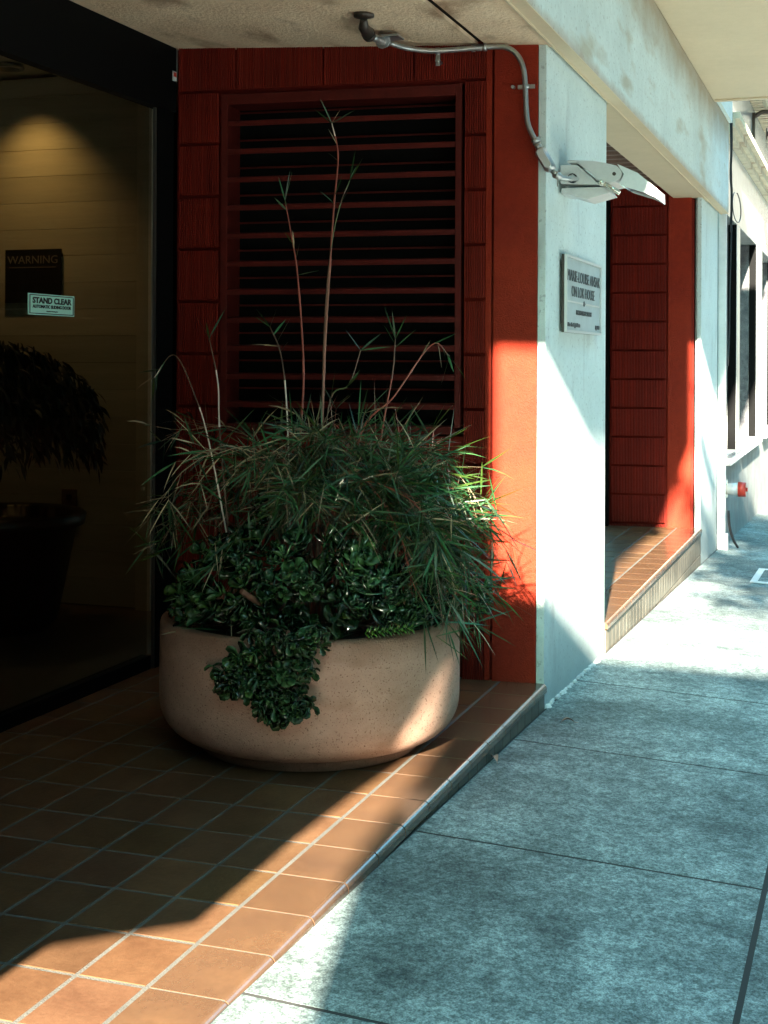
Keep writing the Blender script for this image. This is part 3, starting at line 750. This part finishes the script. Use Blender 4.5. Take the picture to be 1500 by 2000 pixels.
# trailing piece over the front rim
sp = []
def front(uu, z, out=.03):
    r_ = .527 + out; return CT + RT * uu - F * math.sqrt(r_ * r_ - uu * uu) + Vector((0, 0, z))
outline = [(.50, -.22, .10), (.485, -.18, .09), (.46, -.16, .07), (.42, -.19, .06), (.39, -.25, .055), (.36, -.285, .05), (.33, -.285, .05), (.30, -.25, .05), (.27, -.13, .04), (.24, -.13, .02), (.215, -.13, -.04)]
for _ in range(100):
    k_ = random.random() ** .85; f_ = k_ * (len(outline) - 1); a = int(f_); fr_ = f_ - a
    o0, o1 = outline[a], outline[min(a + 1, len(outline) - 1)]
    z = o0[0] + (o1[0] - o0[0]) * fr_; l0 = o0[1] + (o1[1] - o0[1]) * fr_; l1 = o0[2] + (o1[2] - o0[2]) * fr_
    uu = random.uniform(l0, l1); z += random.uniform(-.012, .012)
    sp.append((front(uu, z, random.uniform(.02, .075)), -F + RT * random.uniform(-.9, .9) + Vector((0, 0, random.uniform(-.9, .3))), random.uniform(.028, .054), random.choice((.6, .9, 1.1, 1.7))))
jade('jade_plant', 'jade plant branch trailing down over the front of the planter', sp,
     [([B0, front(-.05, .48, -.03), front(-.05, .46, .03), front(-.08, .36, .03), front(-.1, .27, .03)], .009),
      ([front(-.06, .47, .02), front(-.14, .40, .03), front(-.24, .34, .03)], .006)])
# little stacked-leaf succulent near the right rim
ss = thing('succulent', 'small pale green stacked leaf succulent on the right front rim', 'plant', (PC[0], PC[1], .41))
mb = MB(); p0 = CT + RT * .20 - F * .45 + Vector((0, 0, .468)) - O; ax = (RT * 1.0 + Vector((0, 0, .12))).normalized(); a = ax.orthogonal().normalized(); b_ = ax.cross(a)
for k_ in range(13):
    for q in range(4):
        an = q * math.pi / 2 + (k_ % 2) * .78; dd = (a * math.cos(an) + b_ * math.sin(an)) + ax * .35
        jleaf(mb, p0 + ax * .012 * k_, dd, ax, .028, .018, (1.8, 1.9, .8))
mb.build('leaves', m_jade, ss)

# ------------------------------------------------------------------ conduit and light fittings
cd = thing('conduit', 'galvanised conduit bending along the top of the red wall to the floodlight', 'conduit', (5.64, 1.3, 2.7))
OC = Vector((5.64, 1.3, 2.7))
pts = [(5.47, 1.885, 2.662), (5.56, 1.83, 2.655), (5.60, 1.72, 2.646), (5.635, 1.50, 2.655), (5.64, 1.43, 2.648), (5.645, 1.385, 2.615), (5.65, 1.360, 2.56), (5.655, 1.352, 2.48), (5.66, 1.350, 2.40), (5.66, 1.342, 2.33), (5.655, 1.318, 2.275), (5.65, 1.300, 2.245)]
b = MB(); b.tube([p - OC for p in catmull(pts, 5)], .0115, 12); b.build('pipe', m_galv, cd)
def along(p, d, L, r, mb): p = Vector(p) - OC; d = Vector(d).normalized(); mb.tube([p - d * L / 2, p + d * L / 2], r, 12)
b = MB(); along((5.634, 1.52, 2.6548), (0.02, 1, 0), .014, .017, b); along((5.634, 1.545, 2.6545), (0.02, 1, 0), .022, .0145, b); along((5.634, 1.57, 2.654), (0.02, 1, 0), .014, .017, b); b.build('coupling', m_galv, cd)
b = MB(); along((5.652, 1.306, 2.256), (0, .4, .9), .02, .018, b); along((5.648, 1.295, 2.232), (0, .4, .9), .022, .0145, b); b.build('coupling', m_galv, cd)
for (cxp, cyp, czp, hz) in ((5.66, 1.352, 2.485, 0), (5.625, 1.72, 2.646, 1)):
    b = MB()
    if hz: b.tube([Vector((5.61, cyp - .008, czp)) - OC, Vector((5.61, cyp + .008, czp)) - OC], .016, 12); b.box(-.03, -.026, .41, .428, -.115, -.05); b.tube([Vector((5.60, 1.72, 2.605)) - OC, Vector((5.66, 1.72, 2.605)) - OC], .008, 8)
    else: b.tube([Vector((cxp, cyp, czp - .009)) - OC, Vector((cxp, cyp, czp + .009)) - OC], .016, 12); b.box(.015, .03, .015, .085, -.224, -.208); b.tube([Vector((5.67, 1.405, czp)) - OC, Vector((5.645, 1.405, czp)) - OC], .007, 8)
    b.build('strap', m_galv, cd)
# conduit body (rounded oblong with cover)
lbp0, lbp1 = Vector((5.645, 1.292, 2.222)), Vector((5.63, 1.232, 2.125))
ax = (lbp1 - lbp0).normalized(); b = MB()
b.tube([lbp0 - OC + ax * t_ * (lbp1 - lbp0).length for t_ in (0, .06, .15, .85, .94, 1)], [.010, .020, .025, .025, .020, .010], 14)
body = b.build('junction_body', m_galv, cd)
nrm = Vector((-1, 0, 0)); sdv = ax.cross(nrm).normalized(); n2 = sdv.cross(ax).normalized()
b = MB(); ring = []
for q in range(24):
    an = 2 * math.pi * q / 24; s_x = math.cos(an); s_y = math.sin(an)
    L2 = .030 if s_y > 0 else -.030
    ring.append((lbp0 + lbp1) / 2 - OC + sdv * .015 * s_x + ax * (L2 + .015 * s_y))
cn_ = n2 if n2.x < 0 else -n2
i = len(b.v); b.v += [tuple(p + cn_ * .021) for p in ring] + [tuple(p + cn_ * .029) for p in ring]
b.face([i + 24 + q for q in range(24)])
for q in range(24): b.face((i + q, i + (q + 1) % 24, i + 24 + (q + 1) % 24, i + 24 + q))
b.build('cover_plate', m_fixt, body)
b = MB(); b.tube([lbp1 - OC, Vector((5.66, 1.20, 2.10)) - OC, Vector((5.78, 1.19, 2.11)) - OC, Vector((5.925, 1.19, 2.127)) - OC], .010, 10); b.build('pipe', m_galv, cd)
b = MB(); b.tube([Vector((5.635, 1.222, 2.112)) - OC, Vector((5.655, 1.208, 2.104)) - OC], .016, 12); b.box(-.008, -.003, -.093, -.088, -.64, -.60); b.build('coupling', m_galv, cd)
# floodlight on the column, side outline seen from the left
fl = thing('floodlight', 'grey adjustable wall floodlight on the column above the plaque', 'wall light', (5.92, FY, 2.12))
def pr(l_): return [(y - FY, z - 2.12) for y, z in l_]
b = MB(); b.prism(pr([(1.23, 2.211), (1.12, 2.203), (1.07, 2.192), (1.02, 2.178), (.998, 2.160), (.992, 2.140), (1.00, 2.122), (1.02, 2.108), (1.05, 2.103), (1.105, 2.120), (1.115, 2.135), (1.185, 2.195), (1.23, 2.197)]), 0, 0, .24)
b.build('lamp_housing', m_fixt, fl, bevel=.006)
b = MB(); b.prism(pr([(1.262, 2.190), (1.19, 2.189), (1.12, 2.129), (1.108, 2.114), (1.06, 2.098), (1.262, 2.110)]), 0, .008, .232); b.build('mounting_box', m_fixt, fl, bevel=.004)
b = MB(); b.tube([(-.006, -.065, .01), (.012, -.065, .01)], .021, 16); b.build('gasket', m_black, fl)
b = MB(); b.tube([(-.014, -.065, .01), (.0, -.065, .01)], .016, 6); b.build('lock_nut', m_galv, fl)
b = MB(); b.prism(pr([(1.26, 2.092), (1.26, 2.066), (1.225, 2.064), (1.15, 2.040), (1.05, 2.066), (1.07, 2.092)]), 0, .02, .22); b.build('lower_box', m_fixt, fl, bevel=.003)
b = MB(); b.prism(pr([(1.014, 2.182), (.93, 2.142), (.848, 2.072), (.846, 2.034), (.90, 2.058), (.98, 2.085), (1.005, 2.10), (.985, 2.14)]), 0, -.004, .004)
b.prism(pr([(1.014, 2.182), (.93, 2.142), (.848, 2.072), (.846, 2.034), (.90, 2.058), (.98, 2.085), (1.005, 2.10), (.985, 2.14)]), 0, .236, .244)
b.prism(pr([(1.014, 2.184), (.93, 2.144), (.846, 2.073), (.844, 2.030), (.850, 2.032), (.852, 2.069), (.932, 2.138), (1.012, 2.178)]), 0, .0045, .2355)
b.build('visor', m_white, fl)
b = MB(); b.prism(pr([(1.0, 2.095), (.90, 2.068), (.86, 2.052), (.86, 2.058), (.90, 2.074), (1.0, 2.102)]), 0, .006, .234); b.build('lens', m_winglass, fl)
b = MB(); b.tube([(-.006, -.245, .022), (.002, -.245, .022)], .008, 10); b.build('screw', m_darkfix, fl)
b = MB(); b.tube([(-.012, -.205, -.02), (-.012, -.27, -.062)], .010, 10); b.tube([(-.012, -.185, -.012), (-.012, -.20, -.02)], .013, 10); b.build('photocell_arm', m_chrome, fl)
# dark swivel fitting on the ceiling where the conduit starts
cf = thing('ceiling_spotlight', 'small dark swivel spotlight fixed to the stained soffit', 'ceiling light', (5.06, 1.85, 2.68))
b = MB(); b.lathe([(.0, .006), (.04, .006), (.04, -.008), (.02, -.014), (.0, -.014)], 0, 0, 20); b.build('base_plate', m_darkfix, cf)
b = MB(); b.tube([(.0, 0, -.015), (.05, .02, -.035), (.13, .03, -.040)], [.013, .020, .025], 14); b.tube([(.13, .03, -.040), (.16, .035, -.042)], [.027, .027], 14); b.build('lamp_head', m_darkfix, cf)
b = MB(); b.tube([(.16, .035, -.04), (.30, .03, -.035)], [.014, .018], 10); b.tube([(.30, .03, -.035), (.35, .03, -.025)], [.030, .022], 10)
b.box(.27, .36, -.045, .03, -.022, -.014); b.build('junction_elbow', m_galv, cf)

# plaque
pq = thing('plaque', 'engraved blue grey name plaque on the column', 'sign', (6.38, FY, 1.64))
hw, hh = .415, .170
b = MB(); b.box(-hw, hw, -.0222, -.010, -hh, hh); b.box(-hw + .04, hw - .04, -.0098, -.0005, -hh + .04, hh - .04); b.build('backing', m_darkfix, pq)
b = MB(); b.box(-hw + .012, hw - .012, -.026, -.0225, -hh + .012, hh - .012); b.build('field', m_plq, pq)
b = MB(); b.box(-hw, hw, -.034, -.0225, hh - .011, hh); b.box(-hw, hw, -.034, -.0225, -hh, -hh + .011); b.box(-hw, -hw + .011, -.034, -.0225, -hh + .0112, hh - .0112); b.box(hw - .011, hw, -.034, -.0225, -hh + .0112, hh - .0112)
b.build('rim', m_screen, pq)
text('MARIE-LOUISE ANSAK', .072, m_letter, 'lettering', pq, T((0, -.030, .080)) @ RX, bold=-.0004, depth=.0012, width=.77)
text('ON LOK HOUSE', .070, m_letter, 'lettering', pq, T((-.02, -.030, .012)) @ RX, bold=-.0004, depth=.0012, width=.54)
text('1441 POWELL STREET', .030, m_letter, 'lettering', pq, T((0, -.0285, -.078)) @ RX, bold=.0002, depth=.002, width=.36)
text('En Tsuer Founding Architects', .024, m_letter, 'lettering', pq, T((-.385, -.0285, -.135)) @ RX, bold=.0008, depth=.002, align='LEFT')
text('April 1981', .024, m_letter, 'lettering', pq, T((.385, -.0285, -.135)) @ RX, bold=.0008, depth=.002, align='RIGHT')
b = MB(); b.box(-.385, -.03, -.031, -.0262, -.036, -.029); b.box(.03, .385, -.031, -.0262, -.036, -.029); b.build('rule', m_screen, pq)
b = MB(); b.prism([(0, -.044), (.012, -.032), (0, -.020), (-.012, -.032)], 1, -.031, -.0262); b.build('diamond', m_letter, pq)

# ------------------------------------------------------------------ neighbouring building
nb = thing('granite_building', 'glossy pale granite shopfront building beyond the second column', 'building', (12.9, 1.25, 0))
wins = [(.18, 1.42), (1.78, 4.0), (4.9, 7.1), (8.0, 10.2), (11.1, 13.3), (14.2, 16.4)]
b = MB(); z0, z1 = .46, 2.71
last = .0
for a, c in wins + [(30, 30)]:
    b.box(last, a, 0, .6, z0, z1 - .002); last = c
b.box(0, 30, 0, .6, z1, 3.40); b.build('wall', m_granite, nb, bevel=.004)
b = MB(); b.box(0, 30, -.004, .6, -1.6, z0 - .001); b.build('plinth', m_base, nb)
b = MB(); b.box(0, 30, -.06, .02, 3.402, 3.46); b.box(0, 30, -.10, .02, 3.461, 3.53); b.build('cornice', m_cornice, nb)
def comb(mb, pitch, wd, y0, y1, za, zb, zc_, n):
    pl_ = [(0, za)]
    pl2 = []
    for q in range(n): x_ = .05 + q * pitch; pl2 += [(x_, zb), (x_, zc_), (x_ + wd, zc_), (x_ + wd, zb)]
    pts_ = [(0, za), (0, zb)] + pl2 + [(.1 + n * pitch, zb), (.1 + n * pitch, za)]
    i_ = len(mb.v); m_n = len(pts_)
    for yy in (y0, y1): mb.v += [(p[0], yy, p[1]) for p in pts_]
    for q in range(m_n): mb.face((i_ + q, i_ + (q + 1) % m_n, i_ + m_n + (q + 1) % m_n, i_ + m_n + q))
    mb.face([i_ + q for q in range(m_n)]); mb.face([i_ + m_n + q for q in range(m_n)][::-1])
d_ = MB(); comb(d_, .09, .045, -.14, -.02, 3.532, 3.545, 3.60, 110)
d_.build('dentils', m_cornice, nb)
b = MB(); b.box(0, 30, .0, .5, 3.602, 4.308); b.build('frieze', m_granite, nb)
b = MB(); b.prism([(.0, 4.31), (-.12, 4.36), (-.16, 4.45), (-.38, 4.50), (-.40, 4.60), (.5, 4.60), (.5, 4.31)], 0, -.2, 30); b.build('upper_cornice', m_cornice, nb)
d_ = MB(); comb(d_, .15, .08, -.13, -.005, 4.309, 4.295, 4.20, 70)
d_.build('egg_moulding', m_cornice, nb)
b = MB(); b.box(0, 30, .1, 5, 4.602, 9); b.build('upper_wall', m_cornice, nb)
for n_, (a, c) in enumerate(wins):
    wf = MB(); wf.box(a, a + .05, .36, .42, z0, z1); wf.box(c - .05, c, .37, .42, z0, z1); wf.box(a + .051, c - .051, .36, .42, z1 - .06, z1 - .003)
    wf.box(a + .051, c - .051, .36, .42, z0 + .001, z0 + .06)
    if n_ > 0: wf.box(a + .3, a + .36, .35, .42, z0 + .06, z1 - .06); wf.box(a + .051, a + .3, .36, .42, 1.86, 1.92)
    wo = wf.build('window', m_white, nb)
    gl = MB(); gl.box(a + .02, c - .02, .425, .44, z0, z1 - .01); gl.build('glass', m_winglass, wo)
    rv = MB(); rv.box(c - .016, c - .002, .09, .36, z0 + .002, z1 - .004); rv.build('reveal', m_stone, wo)
    rv = MB(); rv.box(c - .016, c - .002, .004, .085, z0 + .002, z1 - .004); rv.build('frame_edge', m_blackmet, wo)
    sl = MB(); sl.box(a - .08, c + .08, -.07, .09, z0 - .07, z0 - .002); sl.build('sill', m_granite, wo, bevel=.006)
# split-stone pier faces between first windows

# downpipe strip at the junction
dp = thing('downpipe', 'pale painted downpipe at the corner between the two buildings', 'downpipe', (12.76, 1.25, 0))
b = MB(); b.box(-.07, -.01, -.05, .02, -.30, 2.78); b.box(.0, .07, -.03, .02, -.33, 3.42); b.build('pipe', m_white, dp, bevel=.008)
b = MB(); b.box(-.095, -.005, -.075, .02, -.36, -.19); b.build('shoe', m_white, dp, bevel=.01)
b = MB(); b.box(-.08, -.0, -.06, .02, 2.70, 2.80); b.build('bracket', m_deck, dp, bevel=.01)
random.seed(4)
def cable(label, pts, r=.006):
    o = thing('cable', label, 'cable', pts[0], group='black cables at the building corner'); q0 = Vector(pts[0])
    b = MB(); b.tube([p - q0 for p in catmull(pts, 6)], r, 6); b.build('wire', m_black, o)
cable('bundled thick black cable hanging down the corner beside the granite building', [(12.75, 1.17, 3.7), (12.75, 1.165, 3.3), (12.73, 1.17, 3.0), (12.78, 1.165, 2.85), (12.79, 1.17, 2.5)], .011)
cable('thin black cable swinging down to the bottom of the corner joint', [(12.72, 1.18, 3.6), (12.70, 1.165, 3.2), (12.76, 1.16, 2.8), (12.76, 1.165, 2.4), (12.71, 1.17, 2.0), (12.68, 1.17, 1.6), (12.66, 1.18, 1.3)], .006)
lp = []
for q in range(15):
    an = 2.2 + q * 5.6 / 14; lp.append((12.80 + .42 * 1.0 * math.cos(an) + .1, 1.13, 2.73 + .13 * math.sin(an)))
cable('loose round loop of black cable above the first granite window', lp, .005)
cable('short black cable end curling onto the pavement at the downpipe foot', [(12.66, 1.17, .02), (12.66, 1.16, -.12), (12.70, 1.13, -.24), (12.80, 1.10, -.32)], .012)
# fire hose connection
fd = thing('fire_hose_connection', 'chrome wall hose connection with a red cap low on the granite building', 'hydrant', (13.12, 1.246, .17))
b = MB()
b.prism([(.09 * math.cos(q * math.pi / 12), .09 * math.sin(q * math.pi / 12)) for q in range(24)], 1, -.02, 0)
b.build('flange', m_chrome, fd, bevel=.004)
b = MB(); b.tube([(0, -.02, 0), (0, -.12, 0)], [.05, .06], 16); b.build('body', m_white, fd)
b = MB(); b.tube([(0, -.121, 0), (0, -.19, 0)], [.07, .066], 16); b.tube([(0, -.19, 0), (0, -.205, 0)], [.02, .02], 10); b.build('cap', m_redcap, fd)
# camera on the upper wall
sc = thing('security_camera', 'dark bracketed camera under the cornice of the granite building', 'camera', (16.2, 1.25, 4.0))
b = MB(); b.box(-.05, .05, -.03, 0, -.14, .14); b.tube(catmull([(0, -.02, .1), (0, -.12, .15), (0, -.25, .12), (0, -.32, .02)]), .025, 8); b.build('bracket', m_darkfix, sc)
b = MB(); b.box(-.1, .1, -.40, -.27, -.20, .04); b.tube([(0, -.30, -.1), (0, -.16, -.1)], .03, 8); b.tube([(0, -.16, -.1), (0, -.15, -.1)], .07, 12); b.build('housing', m_darkfix, sc, bevel=.01)

# ------------------------------------------------------------------ small things on the pavement
def slope_tilt(o): o.rotation_euler = (math.atan(.045), math.atan(.032), 0)
mh = thing('utility_cover', 'pale rectangular utility cover set into the pavement at the right edge', 'utility cover', (11.0, .62, swz(11, .62) + .001)); slope_tilt(mh)
b = MB(); b.box(-.46, .46, -.20, -.15, 0, .006); b.box(-.46, .46, .15, .20, 0, .006); b.box(-.46, -.38, -.149, .149, 0, .006); b.box(.38, .46, -.149, .149, 0, .006); b.build('rim', m_white, mh, bevel=.002)
b = MB(); b.box(-.375, .375, -.145, .145, 0, .004); b.build('lid', m_walk, mh)
def fallen(label, x_, y_, rz, s):
    o = thing('fallen_leaf', label, 'leaf', (x_, y_, swz(x_, y_) + .001), rz, 'fallen leaves on the pavement'); o.rotation_euler.x = .05
    mb = MB(); n = 9; top = []
    for q in range(n):
        t_ = q / (n - 1); wv = math.sin(math.pi * t_) ** .8 * .42 * s; zc = .012 * math.sin(t_ * 3.0) + .004
        mb.v += [(t_ * s * 2 - s, -wv, zc + wv * .5), (t_ * s * 2 - s, 0, zc), (t_ * s * 2 - s, wv, zc + wv * .7)]
    for q in range(n - 1):
        for j in (0, 1): a = 3 * q + j; mb.face((a, a + 3, a + 4, a + 1), None, True)
    mb.build('blade', m_deadleaf, o)
    mb = MB(); mb.tube([(-s, 0, .004), (-s * 1.5, .004, .004)], .0012, 5); mb.build('stalk', m_deadleaf, o)
fallen('dry curled pinkish leaf on the shaded pavement right of the column foot', 5.50, 1.13, 2.0, .028)
fallen('dark dry leaf against the tiled step riser', 4.80, 1.25, .6, .030)

# ------------------------------------------------------------------ behind and beside the camera (they cast the shade)
nw = thing('shade_slab', 'unseen dark slab added beside the camera, outline stepped to throw the recess shade edge', 'shade_blocker', (1.0, 0, 0))  # added light blocker closing the recess, outline shaped by the shade it throws
edge = [(1.555, -.3), (1.555, .664), (1.515, .764), (1.227, .859), (1.185, .983), (1.137, 1.134), (1.069, 1.294), (.977, 1.47), (.92, 1.579), (.822, 2.0), (.822, 3.41), (1.17, 3.41), (1.17, 2.64), (2.9, 2.64), (2.9, -.3)]
b = MB(); b.prism(edge, 0, -.06, 0); b.box(-.25, 0, 2.9, 8, -.3, 2.9); b.build('wall_slab', m_intwall, nw)
ks = thing('shade_panel', 'unseen tall dark panel added behind the camera to shade the pavement', 'shade_panel', (-1.6, 0, 0))  # added light blocker, outline cut to the shade wanted on pavement and column
kp = [(.49, -.3), (.49, 1.79), (.585, 2.142), (.54, 2.60), (.50, 2.95), (.47, 3.44), (-1.4, 3.44), (-1.4, -.3)]
b = MB(); b.prism(kp, 0, -.05, 0); b.build('body', m_intwall, ks)
ob = thing('terrace', 'long row of buildings across the street, out of the picture', 'building', (0, -13, 0))
b = MB(); b.box(-60, 90, -6, 0, -4, 22); b.build('wall', mat('dark brick render', (.11, .10, .095), .8, var=.3, vscale=.5), ob)
for fl_ in range(4):
    for q in range(22):
        wx = -20 + q * 3.2; b = MB(); b.box(wx, wx + 1.4, .001, .02, 1.0 + 3 * fl_, 2.8 + 3 * fl_); b.build('window', m_winglass, ob)
se = thing('street_block', 'plain building block closing the far end of the street, out of the picture', 'building', (75, -6, -2))
b = MB(); b.box(0, 10, -7, 6, -4, 30); b.build('wall', m_intwall, se)
sw_ = thing('street_block', 'plain low building block closing the street behind the camera', 'building', (-55, -6, 0))
b = MB(); b.box(-10, 0, -7, 7, -4, 17); b.build('wall', m_intwall, sw_)
random.seed(77)
tt = thing('street_tree', 'leafy street tree at the kerb whose shade dapples the pavement', 'tree', (3.0, -1.3, -.12))
b = MB(); b.tube(catmull([(0, 0, -.1), (.03, .02, 1.0), (-.03, .04, 2.0), (.0, .1, 2.8)]), [.09 - .03 * q / 18 for q in range(19)], 12); b.build('trunk', m_bark, tt)
limbs = MB(); crown = MB()
for _ in range(16):
    e = Vector((random.uniform(-1.5, 1.1), random.uniform(-.6, 1.4), random.uniform(2.9, 4.8)))
    limbs.tube(catmull([(0, .08, 2.6), e * .5 + Vector((0, 0, 1.4)), e]), [.035 - .002 * q for q in range(13)], 6)
    for _ in range(44):
        c0 = e + Vector([random.gauss(0, .26) for _ in range(3)])
        for _ in range(9):
            p = c0 + Vector([random.gauss(0, .06) for _ in range(3)])
            if p.y > 1.3 + .05 * (p.x + 3) or p.z < 2.65: continue
            s = random.uniform(.7, 1.3)
            blade(crown, p, [random.uniform(-1, 1) for _ in range(3)],   .13, .075, (s, s, s), droop=.3, segs=3)
limbs.build('limbs', m_bark, tt); crown.build('crown', m_treeleaf, tt)

scene.render.resolution_x = 768; scene.render.resolution_y = 1024
scene.render.engine = 'CYCLES'
scene.cycles.max_bounces = 8; scene.cycles.diffuse_bounces = 5; scene.cycles.transparent_max_bounces = 12
